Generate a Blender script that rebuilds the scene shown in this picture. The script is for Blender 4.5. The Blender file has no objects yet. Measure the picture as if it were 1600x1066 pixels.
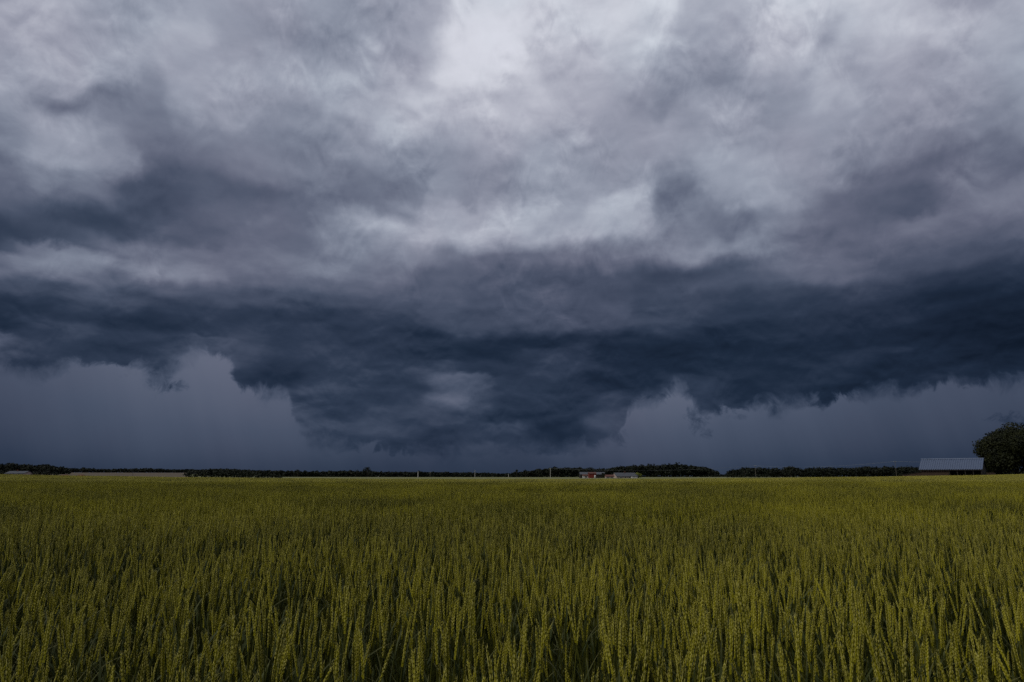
import bpy, math, random
import numpy as np
from mathutils import Vector, Matrix, Euler

R = math.radians
scene = bpy.context.scene
COL = scene.collection

# ------------------------------------------------------------------ camera
EYE = 1.36
cam_data = bpy.data.cameras.new('camera')
cam_data.sensor_width = 36.0
cam_data.lens = 24.0
cam_data.clip_start = 0.05
cam_data.clip_end = 20000
cam = bpy.data.objects.new('camera', cam_data)
cam.location = (0, 0, EYE)
cam.rotation_euler = (R(90 + 11.19), 0, 0)
COL.objects.link(cam)
scene.camera = cam
scene.cycles.use_denoising = False
scene.cycles.max_bounces = 3
scene.cycles.diffuse_bounces = 2
scene.cycles.adaptive_threshold = 0.02
scene.cycles.transmission_bounces = 3

# ------------------------------------------------------------------ light and exposure
SUN_EL, SUN_AZ = 42.0, 246.0          # clockwise from +Y: behind the camera, to the left
scene.view_settings.view_transform = 'Standard'
scene.view_settings.look = 'None'
scene.view_settings.gamma = 1.0
scene.view_settings.exposure = 0.0
scene.view_settings.use_curve_mapping = False

sun_data = bpy.data.lights.new('sun', 'SUN')
sun_data.energy = 1.5
sun_data.angle = R(12)
sun_data.color = (1.0, 0.97, 0.84)
sun = bpy.data.objects.new('sun', sun_data)
sd = Vector((math.sin(R(SUN_AZ)) * math.cos(R(SUN_EL)), math.cos(R(SUN_AZ)) * math.cos(R(SUN_EL)), math.sin(R(SUN_EL))))
sun.rotation_euler = sd.to_track_quat('Z', 'Y').to_euler()
COL.objects.link(sun)

# ------------------------------------------------------------------ node helper
class S:
    """a float socket with arithmetic"""
    nt = None
    def __init__(self, s): self.s = s
    @staticmethod
    def op(name, *a, clamp=False):
        n = S.nt.nodes.new('ShaderNodeMath'); n.operation = name; n.use_clamp = clamp
        for i, v in enumerate(a):
            if isinstance(v, S): S.nt.links.new(v.s, n.inputs[i])
            else: n.inputs[i].default_value = v
        return S(n.outputs[0])
    def __add__(s, o): return S.op('ADD', s, o)
    __radd__ = __add__
    def __sub__(s, o): return S.op('SUBTRACT', s, o)
    def __rsub__(s, o): return S.op('SUBTRACT', o, s)
    def __mul__(s, o): return S.op('MULTIPLY', s, o)
    __rmul__ = __mul__
    def __truediv__(s, o): return S.op('DIVIDE', s, o)
    def __rtruediv__(s, o): return S.op('DIVIDE', o, s)
    def max(s, o): return S.op('MAXIMUM', s, o)
    def min(s, o): return S.op('MINIMUM', s, o)
    def abs(s): return S.op('ABSOLUTE', s)
    def pow(s, o): return S.op('POWER', s, o)
    def step(s, lo, hi):
        n = S.nt.nodes.new('ShaderNodeMapRange'); n.interpolation_type = 'SMOOTHSTEP'; n.clamp = True
        S.nt.links.new(s.s, n.inputs['Value'])
        for k, v in (('From Min', lo), ('From Max', hi)):
            if isinstance(v, S): S.nt.links.new(v.s, n.inputs[k])
            else: n.inputs[k].default_value = v
        return S(n.outputs['Result'])
def lerp(a, b, t): return a + (b - a) * t
def vec(x, y, z=0.0):
    n = S.nt.nodes.new('ShaderNodeCombineXYZ')
    for i, v in enumerate((x, y, z)):
        if isinstance(v, S): S.nt.links.new(v.s, n.inputs[i])
        else: n.inputs[i].default_value = v
    return n.outputs[0]
def noise(v, scale, detail=5, rough=0.55, dist=0.0, kind='FBM', lac=2.0, w=None):
    n = S.nt.nodes.new('ShaderNodeTexNoise')
    if w is not None: n.noise_dimensions = '4D'; n.inputs['W'].default_value = w
    n.noise_type = kind; n.normalize = True
    if v is not None: S.nt.links.new(v, n.inputs['Vector'])
    n.inputs['Scale'].default_value = scale; n.inputs['Detail'].default_value = detail
    n.inputs['Roughness'].default_value = rough; n.inputs['Distortion'].default_value = dist
    n.inputs['Lacunarity'].default_value = lac
    return S(n.outputs['Fac'])
def curve(x, pts):
    """1-D profile; pts = [(x 0..1, y 0..1)]"""
    n = S.nt.nodes.new('ShaderNodeFloatCurve')
    m = n.mapping; m.use_clip = False; c = m.curves[0]
    m.extend = 'HORIZONTAL'
    while len(c.points) < len(pts): c.points.new(0.5, 0.5)
    for p, (a, b) in zip(c.points, sorted(pts)): p.location = (a, b); p.handle_type = 'AUTO_CLAMPED'
    m.update()
    S.nt.links.new(x.s, n.inputs['Value'])
    return S(n.outputs[0])
def lin(c):
    return tuple((v / 255 / 12.92) if v / 255 <= 0.04045 else ((v / 255 + 0.055) / 1.055) ** 2.4 for v in c)
def ramp(x, stops, interp='LINEAR'):
    n = S.nt.nodes.new('ShaderNodeValToRGB'); r = n.color_ramp; r.interpolation = interp
    while len(r.elements) < len(stops): r.elements.new(0.5)
    for e, (p, c) in zip(r.elements, stops): e.position = p; e.color = (*c, 1)
    S.nt.links.new(x.s, n.inputs['Fac'])
    return n.outputs['Color']
def mixc(f, a, b, mode='MIX'):
    n = S.nt.nodes.new('ShaderNodeMix'); n.data_type = 'RGBA'; n.blend_type = mode
    for i, v in ((0, f), (6, a), (7, b)):
        if isinstance(v, S): S.nt.links.new(v.s, n.inputs[i])
        elif isinstance(v, (int, float)): n.inputs[i].default_value = v
        elif isinstance(v, tuple): n.inputs[i].default_value = (*v, 1) if len(v) == 3 else v
        else: S.nt.links.new(v, n.inputs[i])
    return n.outputs[2]

# ------------------------------------------------------------------ storm sky (world)
# brightness of the cloud base by direction: one row every 2.5 degrees of elevation from the horizon up,
# one column every 4 degrees of azimuth from 44 W to 44 E of the view
SKY_ROWS = [
    (0, [62,62,62,61,60,60,60,62,61,63,56,45,44,50,48,61,55,49,56,61,60,61,59,52,50,51,51,51,51,51,51,51,51]),
    (1.25, [62,62,62,61,60,60,60,62,61,63,56,45,44,50,48,61,55,49,56,61,60,61,59,52,50,51,51,51,51,51,51,51,51]),
    (2.5, [62,62,62,61,60,60,60,62,62,65,60,51,50,52,49,61,57,47,53,61,61,61,59,51,49,49,49,48,48,47,47,46,45]),
    (3.75, [62,62,62,61,60,60,60,62,64,73,71,69,73,63,52,63,66,39,40,63,63,61,57,45,42,43,42,42,43,42,42,41,42]),
    (5, [62,62,62,61,60,60,60,61,61,73,69,53,67,66,68,58,46,46,48,73,65,61,56,40,38,37,37,40,42,42,42,42,43]),
    (6.25, [60,61,61,60,60,60,60,60,53,59,64,59,54,64,94,67,58,55,47,61,54,57,56,41,43,38,32,40,43,42,41,39,37]),
    (7.5, [62,59,59,58,57,59,59,67,54,44,59,66,60,57,90,79,54,55,49,43,44,52,56,45,47,43,40,38,36,35,35,34,33]),
    (8.75, [73,92,81,63,53,54,65,79,68,51,56,62,60,62,66,51,54,59,58,43,40,40,44,43,43,45,49,41,36,32,27,24,25]),
    (10, [44,37,46,60,70,56,57,77,75,60,66,59,54,51,50,42,49,59,56,42,36,33,39,40,41,44,41,38,32,27,26,27,31]),
    (11.25, [70,59,50,51,55,45,47,59,65,57,60,57,56,52,46,44,41,44,43,44,44,45,44,45,48,50,46,47,39,34,33,35,37]),
    (12.5, [108,96,79,74,78,75,63,60,57,57,57,56,58,60,70,78,77,76,82,74,73,70,62,56,59,55,52,49,44,39,40,49,59]),
    (13.75, [76,89,103,121,110,98,88,82,78,77,76,76,76,76,84,78,90,89,80,84,69,72,71,64,68,68,68,61,59,58,61,68,78]),
    (15, [65,62,74,123,138,135,132,114,102,104,107,103,100,94,95,83,86,87,78,80,73,78,82,85,95,108,96,82,78,79,79,90,108]),
    (16.25, [87,72,65,76,99,114,115,115,117,122,129,119,113,94,99,93,87,85,83,81,76,69,76,87,113,116,102,93,95,93,108,121,128]),
    (18, [108,104,93,76,69,80,93,96,110,110,126,134,138,129,119,112,109,109,113,116,124,131,143,139,121,105,104,111,121,122,127,120,114]),
    (20, [125,114,114,125,113,80,86,100,110,114,132,144,159,170,174,169,165,167,170,174,165,133,125,114,131,113,106,96,91,111,108,102,118]),
    (22, [149,146,139,161,154,106,94,96,96,104,116,116,126,141,170,170,185,182,168,188,175,114,122,162,164,143,134,110,103,109,127,148,155]),
    (24, [154,147,148,160,141,118,115,122,126,129,130,130,122,131,149,139,147,168,164,155,153,136,150,169,162,150,141,133,135,134,153,157,166]),
    (26, [162,165,152,132,129,123,136,136,135,137,144,151,152,154,149,153,146,165,155,154,158,158,157,162,153,160,159,153,154,149,164,178,175]),
    (28, [158,154,165,167,155,139,165,161,147,147,147,161,190,189,180,173,172,168,170,160,157,163,154,162,149,159,181,164,162,164,178,169,173]),
    (30, [165,164,168,167,170,173,166,169,161,171,176,175,193,201,203,203,192,196,180,170,160,143,162,164,157,173,176,176,180,197,182,179,181]),
    (32, [165,165,174,170,163,177,180,156,160,163,161,176,173,185,221,227,218,205,181,176,172,167,151,142,165,189,163,194,197,183,167,181,181]),
    (34, [165,165,174,169,159,159,166,156,149,144,156,173,163,171,217,237,238,201,191,195,199,199,173,165,172,197,199,205,201,186,168,181,181]),
    (36, [165,165,174,167,159,159,163,167,166,160,159,164,162,167,196,233,231,215,212,215,217,216,189,175,181,201,209,206,202,189,169,181,181]),
    (38, [165,166,174,166,158,159,163,168,165,161,160,160,161,164,196,222,220,221,211,209,218,219,194,176,180,199,209,206,202,193,169,178,181]),
    (43, [175,177,178,174,172,173,174,176,174,174,173,173,173,175,186,195,194,195,191,190,193,194,187,179,179,184,190,189,188,186,177,177,180]),
]
SHELF_EDGE = [ (-37.2, 7.18), (-35.0, 7.20), (-33.6, 7.68), (-32.1, 8.09), (-29.7, 8.01), (-28.6, 7.76), (-27.9, 7.52), (-27.0, 7.64), (-26.2, 8.22), (-25.4, 8.91), (-24.1, 9.34), (-23.1, 8.87), (-22.1, 7.64), (-21.4, 6.78), (-19.2, 6.72), (-18.4, 6.29), (-17.7, 4.70), (-16.3, 2.80), (-13.6, 2.43), (-11.5, 2.35), (-9.5, 2.05), (-6.3, 1.81), (-3.2, 1.82), (2.7, 2.08), (6.9, 2.43), (8.3, 2.79), (9.1, 3.72), (9.8, 5.12), (10.6, 5.78), (12.2, 6.17), (13.2, 6.56), (13.9, 7.17), (14.5, 6.94), (15.0, 5.99), (15.6, 5.26), (16.2, 5.14), (17.7, 5.20), (19.6, 5.35), (22.9, 5.52), (26.5, 5.75), (29.1, 6.18), (30.7, 6.35), (33.4, 6.30), (35.7, 6.31), (37.1, 6.50) ]

world = bpy.data.worlds.new('World')
scene.world = world
world.use_nodes = True
nt = S.nt = world.node_tree
nt.nodes.clear()
tc = nt.nodes.new('ShaderNodeTexCoord')
sep = nt.nodes.new('ShaderNodeSeparateXYZ'); nt.links.new(tc.outputs['Generated'], sep.inputs[0])
dx, dy, dz = (S(sep.outputs[i]) for i in range(3))
DEG = 180 / math.pi
az = S.op('ARCTAN2', dx, dy) * DEG
el = S.op('ARCSINE', dz) * DEG
# cloud deck coordinates: flat layer overhead, so clouds crowd together towards the horizon
zz = dz.max(0.0) + 0.16
deck = vec(dx / zz, dy / zz, 0.0)
# direction-space coordinates in tens of degrees
sph = vec(az * 0.1, el * 0.1, 0.0)
sph_flat = vec(az * 0.1, el * 0.24, 3.0)
# domain warp: turbulent shear, so that bank edges tear into wisps
lay = el.min(14.0) * 0.16 + (el - 14.0).max(0.0) * 0.095      # flattened banks low down, rounder billows overhead
shear = vec(az * 0.1, lay, 0.0)
w1 = noise(shear, 2.0, 6, 0.50, 0.3, w=1.3) - 0.5
w2 = noise(shear, 2.0, 6, 0.50, 0.3, w=7.7) - 0.5
upper = el.step(8.0, 24.0)
az_w = az + w1 * lerp(6.0, 9.0, upper)
el_w = el + w2 * lerp(2.2, 6.0, upper)
u = (az_w + 44.0) / 88.0
fine = noise(shear, 4.4, 7, 0.54, 0.5, w=4.2)
fine_up = noise(vec(az * 0.1, lay + 0.06, 0.0), 4.4, 7, 0.54, 0.5, w=4.2)
# where a dark base overhangs a paler bank the change is abrupt and ragged; elsewhere it is gradual
el_s = el_w + (fine - 0.5) * lerp(1.6, 3.4, upper)
lum = prev = None
for k, (e0, row) in enumerate(SKY_ROWS):
    c = curve(u, [(i / (len(row) - 1), v / 255) for i, v in enumerate(row)])
    if lum is None: lum = c
    else:
        ep = SKY_ROWS[k - 1][0]; m = (ep + e0) / 2; hw = (e0 - ep) * (0.18 if e0 < 16 else 0.30)
        d = c - prev
        T = lerp(el_w.step(ep, e0), el_s.step(m - hw, m + hw), d.step(-0.01, -0.08) * lerp(1.0, 0.75, upper))
        lum = lum + d * T
    prev = c
# the rest of the sky: the same overcast, lighter away from the storm front and overhead
rest = lerp(0.52, 0.84, el.step(0.0, 60.0))
lum = lerp(rest, lum, az.abs().step(110.0, 46.0) * el.step(62.0, 40.0))
# billows and wisps: fractal relief, lit from above
big = noise(deck, 2.2, 8, 0.54, 0.5, w=0.4)
big_up = noise(vec(dx / zz, dy / zz - 0.06, 0.0), 2.2, 8, 0.54, 0.5, w=0.4)
flat = noise(sph_flat, 3.2, 7, 0.55, 0.4)
flat_up = noise(vec(az * 0.1, (el + 0.6) * 0.24, 3.0), 3.2, 7, 0.55, 0.4)
crisp = noise(sph, 1.6, 3, 0.5, w=12.0).step(0.40, 0.60)
lower = el.step(20.0, 9.0)
amp = lum.max(0.22)
detail = ((big - 0.5) * lerp(0.14, 0.04, lower) + (big - big_up) * lerp(0.50, 0.05, lower)
          + (fine - 0.5) * lerp(0.05, 0.22, lower) + (fine - fine_up) * lerp(0.34, 0.42, lower)) * lerp(0.25, 1.3, crisp) \
    + (flat - 0.5) * lerp(0.05, 0.14, lower) + (flat - flat_up) * lerp(0.08, 0.36, lower)
lum = (lum + detail * amp) * lerp(0.955, 1.0, lower)
# rain curtain under the shelf cloud
streak = noise(vec(az * 0.35 + el * 0.10, el * 0.02, 0.0), 1.0, 4, 0.5) - 0.5
haze_n = noise(sph, 1.2, 4, 0.5, w=21.0) - 0.5
rain_el = curve(el / 12.0, [(0, .240), (.04, .250), (.19, .300), (.4, .352), (.6, .392), (.75, .42), (1, .43)])
rain_az = curve((az + 44.0) / 88.0, [(0, .42), (.08, .43), (.22, .5), (.32, .49), (.4, .46), (.5, .46), (.6, .51), (.68, .5), (.76, .47), (.85, .42), (.92, .41), (1, .40)])
rain = rain_el * rain_az * 2.0 + streak * 0.045 + haze_n * 0.04
# loose scud torn off below the shelf
shred = noise(sph, 11.0, 8, 0.70, 1.0, w=15.0) - 0.5
for sa, se, ra, re, st in ((37.4, 3.8, 2.4, 0.5, .10), (-27.3, 6.9, 0.9, 0.9, .11), (-26.2, 6.7, 0.7, 0.5, .10), (15.1, 4.7, 0.9, 1.2, .11),
                           (15.7, 3.3, 0.6, 0.5, .09), (8.9, 3.1, 0.8, 0.7, .08), (18.3, 4.6, 0.9, 0.25, .05)):
    qa = (az - sa) / ra; qe = (el - se) / re
    rain = rain - (qa * qa + qe * qe + shred * 7.0).step(1.3, -1.3) * st
# torn lower edge of the shelf cloud
edge = curve((az + w1 * 1.6 + 44.0) / 88.0, [((a + 44) / 88, e / 12) for a, e in SHELF_EDGE]) * 12.0
rag = noise(sph, 6.0, 9, 0.64, 0.8, w=2.2) - 0.5
rag2 = noise(vec(az * 0.1 + el * 0.02, el * 0.045, 0.0), 14.0, 7, 0.66, w=5.0) - 0.5
softw = lerp(0.35, 1.5, noise(sph, 3.0, 3, 0.5, w=31.0).step(0.42, 0.62))
cover = el - edge + rag * 3.3 + rag2 * 0.7
shelf = cover.step(softw * -1.0, softw)
lum_shelf = lum + cover.step(1.0, 0.0) * 0.015
shelf = shelf.max(az.abs().step(60.0, 90.0))
total = lerp(rain, lum_shelf, shelf)
STOPS = [(0, (3, 8, 17)), (.10, (18, 28, 43)), (.165, (30, 42, 60)), (.235, (47, 58, 77)), (.33, (73, 82, 101)), (.42, (98, 104, 122)),
         (.52, (125, 131, 147)), (.62, (152, 157, 171)), (.72, (178, 183, 194)), (.82, (204, 209, 217)), (.92, (229, 233, 239)), (1, (244, 247, 251))]
cloud_col = ramp(total, [(p, lin(c)) for p, c in STOPS])
# slight drift between violet-grey and slate
hue = noise(sph, 0.8, 3, 0.5, w=9.0).step(0.35, 0.65)
hue_col = mixc(hue, (0.975, 1.0, 1.025), (1.02, 0.988, 1.015))
cloud_col = mixc(1.0, cloud_col, hue_col, 'MULTIPLY')
sky = nt.nodes.new('ShaderNodeTexSky'); sky.sky_type = 'NISHITA'; sky.sun_disc = False
sky.sun_elevation = R(SUN_EL); sky.sun_rotation = R(SUN_AZ)
sky_dim = mixc(1.0, sky.outputs['Color'], (0.10, 0.10, 0.10), 'MULTIPLY')
thin = total.step(0.78, 1.0) * 0.25          # only the thinnest cloud lets the sky above through
world_col = mixc(thin, cloud_col, sky_dim)
bg = nt.nodes.new('ShaderNodeBackground'); nt.links.new(world_col, bg.inputs['Color']); bg.inputs['Strength'].default_value = 1.0
wo = nt.nodes.new('ShaderNodeOutputWorld'); nt.links.new(bg.outputs[0], wo.inputs['Surface'])
world.cycles.sampling_method = 'MANUAL'
world.cycles.sample_map_resolution = 512

# ================================================================== helpers for building
rng = np.random.default_rng(7)
random.seed(7)

def tag(o, label=None, cat=None, group=None, kind=None):
    if label: o['label'] = label
    if cat: o['category'] = cat
    if group: o['group'] = group
    if kind: o['kind'] = kind
    return o
def empty(name, loc, rz=0.0):
    o = bpy.data.objects.new(name, None); o.empty_display_size = 0.2
    o.location = loc; o.rotation_euler = (0, 0, rz); COL.objects.link(o); return o
class MB:
    def __init__(s): s.v = []; s.f = []; s.m = []; s.t = []
    def add(s, verts, faces, mat=0, tip=None):
        b = len(s.v); s.v.extend(verts); s.f.extend([tuple(i + b for i in f) for f in faces]); s.m.extend([mat] * len(faces))
        s.t.extend(tip if tip is not None else [0.0] * len(verts)); return s
    def box(s, lo, hi, mat=0, M=None):
        v = [Vector((x, y, z)) for z in (lo[2], hi[2]) for y in (lo[1], hi[1]) for x in (lo[0], hi[0])]
        if M is not None: v = [M @ p for p in v]
        return s.add([tuple(p) for p in v], [(0, 2, 3, 1), (4, 5, 7, 6), (0, 1, 5, 4), (2, 6, 7, 3), (0, 4, 6, 2), (1, 3, 7, 5)], mat)
    def prism(s, poly, axis0, axis1, mat=0):
        """poly: (y, z) outline extruded along x"""
        n = len(poly)
        v = [(axis0, y, z) for y, z in poly] + [(axis1, y, z) for y, z in poly]
        f = [tuple(range(n))[::-1], tuple(range(n, 2 * n))] + [(i, (i + 1) % n, n + (i + 1) % n, n + i) for i in range(n)]
        return s.add(v, f, mat)
    def tube(s, pts, radii, n=6, mat=0, cap=True, tip=None):
        b = len(s.v); P = [Vector(p) for p in pts]
        for i, p in enumerate(P):
            d = (P[min(i + 1, len(P) - 1)] - P[max(i - 1, 0)]).normalized()
            a = d.orthogonal().normalized() if i == 0 else (a - d * a.dot(d)).normalized()
            c = d.cross(a)
            for k in range(n):
                an = 2 * math.pi * k / n
                s.v.append(tuple(p + (a * math.cos(an) + c * math.sin(an)) * radii[i])); s.t.append(tip[i] if tip else 0.0)
        for i in range(len(P) - 1):
            for k in range(n):
                s.f.append((b + i * n + k, b + i * n + (k + 1) % n, b + (i + 1) * n + (k + 1) % n, b + (i + 1) * n + k)); s.m.append(mat)
        if cap:
            s.f.append(tuple(b + k for k in range(n))[::-1]); s.m.append(mat)
            s.f.append(tuple(b + (len(P) - 1) * n + k for k in range(n))); s.m.append(mat)
        return s
    def mesh(s, name, mats, smooth=False):
        me = bpy.data.meshes.new(name); me.from_pydata(s.v, [], s.f)
        for m in mats: me.materials.append(m)
        me.polygons.foreach_set('material_index', s.m)
        if smooth: me.polygons.foreach_set('use_smooth', [True] * len(s.f))
        if any(s.t):
            a = me.attributes.new('tip', 'FLOAT', 'POINT'); a.data.foreach_set('value', s.t)
        me.update(); return me
    def build(s, name, mat, parent=None, smooth=False):
        o = bpy.data.objects.new(name, s.mesh(name, mat if isinstance(mat, list) else [mat], smooth)); COL.objects.link(o)
        o.parent = parent; return o
def np_mesh(name, V, F, mat, smooth=False):
    me = bpy.data.meshes.new(name)
    V = np.asarray(V, np.float32); F = np.asarray(F, np.int32); k = F.shape[1]
    me.vertices.add(len(V)); me.vertices.foreach_set('co', V.ravel())
    me.loops.add(F.size); me.loops.foreach_set('vertex_index', F.ravel())
    me.polygons.add(len(F)); me.polygons.foreach_set('loop_start', np.arange(0, F.size, k, dtype=np.int32))
    if smooth: me.polygons.foreach_set('use_smooth', np.ones(len(F), bool))
    me.materials.append(mat); me.update(calc_edges=True); return me
def material(name):
    m = bpy.data.materials.new(name); m.use_nodes = True
    S.nt = m.node_tree
    return m, m.node_tree.nodes['Principled BSDF']
def link(s, sock):
    S.nt.links.new(s.s if isinstance(s, S) else s, sock)
def coords(kind='Object'):
    n = S.nt.nodes.new('ShaderNodeTexCoord'); return n.outputs[kind]
def position():
    return S.nt.nodes.new('ShaderNodeNewGeometry').outputs['Position']
def bump(b, h, strength, dist):
    n = S.nt.nodes.new('ShaderNodeBump'); n.inputs['Strength'].default_value = strength; n.inputs['Distance'].default_value = dist
    link(h, n.inputs['Height']); S.nt.links.new(n.outputs[0], b.inputs['Normal'])
def mottled(name, c0, c1, scale, rough=0.85, bmp=0.0, detail=6, stretch=None):
    m, b = material(name)
    v = coords()
    if stretch:
        mp = S.nt.nodes.new('ShaderNodeMapping'); mp.inputs['Scale'].default_value = stretch; link(v, mp.inputs['Vector']); v = mp.outputs[0]
    f = noise(v, scale, detail, 0.6)
    link(ramp(f, [(0.3, c0), (0.7, c1)]), b.inputs['Base Color'])
    b.inputs['Roughness'].default_value = rough
    b.inputs['Specular IOR Level'].default_value = 0.25
    if bmp: bump(b, f, 0.6, bmp)
    return m

# ================================================================== terrain
def sstep(a, b, x):
    t = np.clip((x - a) / (b - a), 0, 1); return t * t * (3 - 2 * t)
FIELD_END = 205.0
def terrain(x, y):
    x = np.asarray(x, float); y = np.asarray(y, float)
    s = np.clip(x / np.maximum(y, 30.0), -0.85, 0.85)
    near = (-0.46 + 2.35 * s * s) * sstep(20, 190, y)
    mid = (-0.14 + 2.2 * np.clip(s, 0, 1) ** 2 + 2.3 * np.clip(-s, 0, 1) ** 2)
    h = near + (mid - near) * sstep(210, 330, y)
    hill = sstep(-0.34, -0.45, s)
    h = h + hill * 7.2 * sstep(300, 1500, y)
    h = h + 0.05 * np.sin(x * 0.21 + 1.0) * np.sin(y * 0.13) * sstep(6, 30, y)
    return h
def hz(x, y): return float(terrain(x, y))
KX = 0.981 / 1067
def spot(px, Y):
    """ground point at distance Y in the direction px of a 1600-wide view"""
    x = (px - 800) * KX * Y
    return Vector((x, Y, hz(x, Y)))

def sheet(name, xs, ys, dz, mat):
    """grid of ground following the terrain; xs are slopes x/y"""
    V = []; nx, ny = len(xs), len(ys)
    for yy in ys:
        for s_ in xs:
            V.append((s_ * yy, yy, hz(s_ * yy, yy) + dz))
    F = [(j * nx + i, j * nx + i + 1, (j + 1) * nx + i + 1, (j + 1) * nx + i) for j in range(ny - 1) for i in range(nx - 1)]
    o = bpy.data.objects.new(name, np_mesh(name, V, F, mat, True)); COL.objects.link(o); o['kind'] = 'structure'; return o

# ground: one disc to the horizon
m_ground, b = material('soil_and_far_fields')
pos = position()
f1 = noise(pos, 1.3, 6, 0.6); f2 = noise(pos, 0.02, 4, 0.6)
c_soil = ramp(f1, [(0.3, (0.022, 0.024, 0.008)), (0.7, (0.045, 0.044, 0.014))])
link(mixc(f2.step(0.4, 0.6) * 0.5, c_soil, (0.05, 0.055, 0.02)), b.inputs['Base Color'])
b.inputs['Roughness'].default_value = 0.95; b.inputs['Specular IOR Level'].default_value = 0.1
rad = np.concatenate([[0.0], np.geomspace(0.6, 9000, 84)]); na = 144
V = []
for r_ in rad:
    for k in range(na):
        a = 2 * math.pi * k / na; x, y = r_ * math.sin(a), r_ * math.cos(a)
        V.append((x, y, hz(x, y) if y > 0 else 0.0))
F = [(j * na + k, (j + 1) * na + k, (j + 1) * na + (k + 1) % na, j * na + (k + 1) % na) for j in range(len(rad) - 1) for k in range(na)]
ground = bpy.data.objects.new('ground', np_mesh('ground', V, F, m_ground, True)); COL.objects.link(ground); ground['kind'] = 'structure'

m_pale = mottled('pale_young_crop', (0.095, 0.098, 0.032), (0.135, 0.135, 0.048), 0.05)
m_tan = mottled('tan_stubble', (0.056, 0.040, 0.022), (0.082, 0.060, 0.034), 0.03)
sheet('far_field', np.linspace(-0.463, 0.85, 50), np.geomspace(222, 815, 16), 0.25, m_pale)
sheet('stubble_field', np.linspace(-0.85, -0.463, 20), np.geomspace(330, 1420, 18), 0.35, m_tan)

# ================================================================== wheat
def wheat_mat(name, low, high, tipc, trans, rough=0.6):
    m, b = material(name)
    info = S.nt.nodes.new('ShaderNodeObjectInfo'); geo = S.nt.nodes.new('ShaderNodeNewGeometry')
    rnd = S(info.outputs['Random']) * 0.5 + S(geo.outputs['Random Per Island']) * 0.5
    big = noise(geo.outputs['Position'], 0.35, 3, 0.5)
    c = ramp(rnd * 0.7 + big.step(0.3, 0.7) * 0.3, [(0.18, low), (0.82, high)], 'EASE')
    at = S.nt.nodes.new('ShaderNodeAttribute'); at.attribute_name = 'tip'
    c = mixc(S(at.outputs['Fac']), c, tipc)
    link(c, b.inputs['Base Color'])
    b.inputs['Roughness'].default_value = rough; b.inputs['Specular IOR Level'].default_value = 0.12
    tr = S.nt.nodes.new('ShaderNodeBsdfTranslucent'); link(c, tr.inputs['Color'])
    mx = S.nt.nodes.new('ShaderNodeMixShader'); mx.inputs[0].default_value = trans
    S.nt.links.new(b.outputs[0], mx.inputs[1]); S.nt.links.new(tr.outputs[0], mx.inputs[2])
    S.nt.links.new(mx.outputs[0], S.nt.nodes['Material Output'].inputs['Surface'])
    return m
m_ear = wheat_mat('wheat_ear', (0.036, 0.040, 0.002), (0.265, 0.238, 0.008), (0.68, 0.60, 0.18), 0.10)
m_stem = wheat_mat('wheat_stem', (0.022, 0.028, 0.003), (0.060, 0.060, 0.006), (0.2, 0.18, 0.05), 0.05)
m_leaf = wheat_mat('wheat_leaf', (0.014, 0.022, 0.005), (0.042, 0.052, 0.012), (0.14, 0.12, 0.04), 0.12)

WH = 0.90        # height of the crop to the ear tips
def stalk_curve(rg):
    """centre line of a stalk: points, ear start index"""
    L = WH * rg.uniform(0.90, 1.06); lean = rg.uniform(0.0, 0.07) if rg.random() < 0.88 else rg.uniform(0.10, 0.24) ; ph = rg.uniform(0, 2 * math.pi)
    nod = rg.uniform(0.0, 0.05) if rg.random() < 0.85 else rg.uniform(0.06, 0.12)
    def at(t):
        r_ = lean * t * t * L + nod * max(0, t - 0.7) ** 2 / 0.09 * 0.5
        return Vector((math.cos(ph) * r_, math.sin(ph) * r_, L * t - nod * max(0, t - 0.8) * 0.5))
    return at, L
def ear_geo(mb, at, L, rg, rich=True):
    ear = rg.uniform(0.085, 0.115); t0 = 1 - ear / L; tw = rg.uniform(0, 2 * math.pi)
    n = int(ear / 0.0043) if rich else 9
    mb.tube([at(t0), at(t0 + (1 - t0) * 0.5), at(0.995)], [0.0026, 0.0022, 0.0010], 3, 0)
    for i in range(n):
        t = t0 + (1 - t0) * (i + 0.3) / n
        p = at(t); ax = (at(min(t + 0.01, 1.0)) - at(t - 0.01)).normalized()
        q = (i + 0.5) / n; size = (0.62 + 1.25 * q * (1 - q) * 1.6) if q < 0.9 else 0.72
        side = 1 if i % 2 else -1
        for k in ((-0.62, 0.62) if rich else (0.0,)):
            an = tw + (0 if side > 0 else math.pi) + k
            out = Vector((math.cos(an), math.sin(an), 0)); out = (out - ax * out.dot(ax)).normalized()
            d = (ax * 1.0 + out * rg.uniform(0.14, 0.27)).normalized()
            w = d.cross(out).normalized(); o2 = w.cross(d).normalized()
            l = (0.0112 if rich else 0.018) * size; wd = (0.0017 if rich else 0.0031) * size
            c0 = p + out * 0.0008; c1 = c0 + d * l * 0.42; tipp = c0 + d * l
            vs = [c0, c1 + w * wd, c1 + o2 * wd * 1.1, c1 - w * wd, c1 - o2 * wd * 0.7, tipp]
            ft = rg.uniform(0.1, 0.55) if rg.random() < 0.7 else 1.0
            mb.add([tuple(x) for x in vs], [(0, 2, 1), (0, 3, 2), (0, 4, 3), (0, 1, 4), (5, 1, 2), (5, 2, 3), (5, 3, 4), (5, 4, 1)], 0,
                   [0, .0, .05, .0, 0, ft])
            if rich and rg.random() < 0.6:      # short awn
                aw = tipp + (d + ax * 0.6).normalized() * rg.uniform(0.004, 0.012)
                mb.add([tuple(tipp - w * 0.0005), tuple(tipp + w * 0.0005), tuple(aw)], [(0, 1, 2)], 0, [.6, .6, 1])
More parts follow.
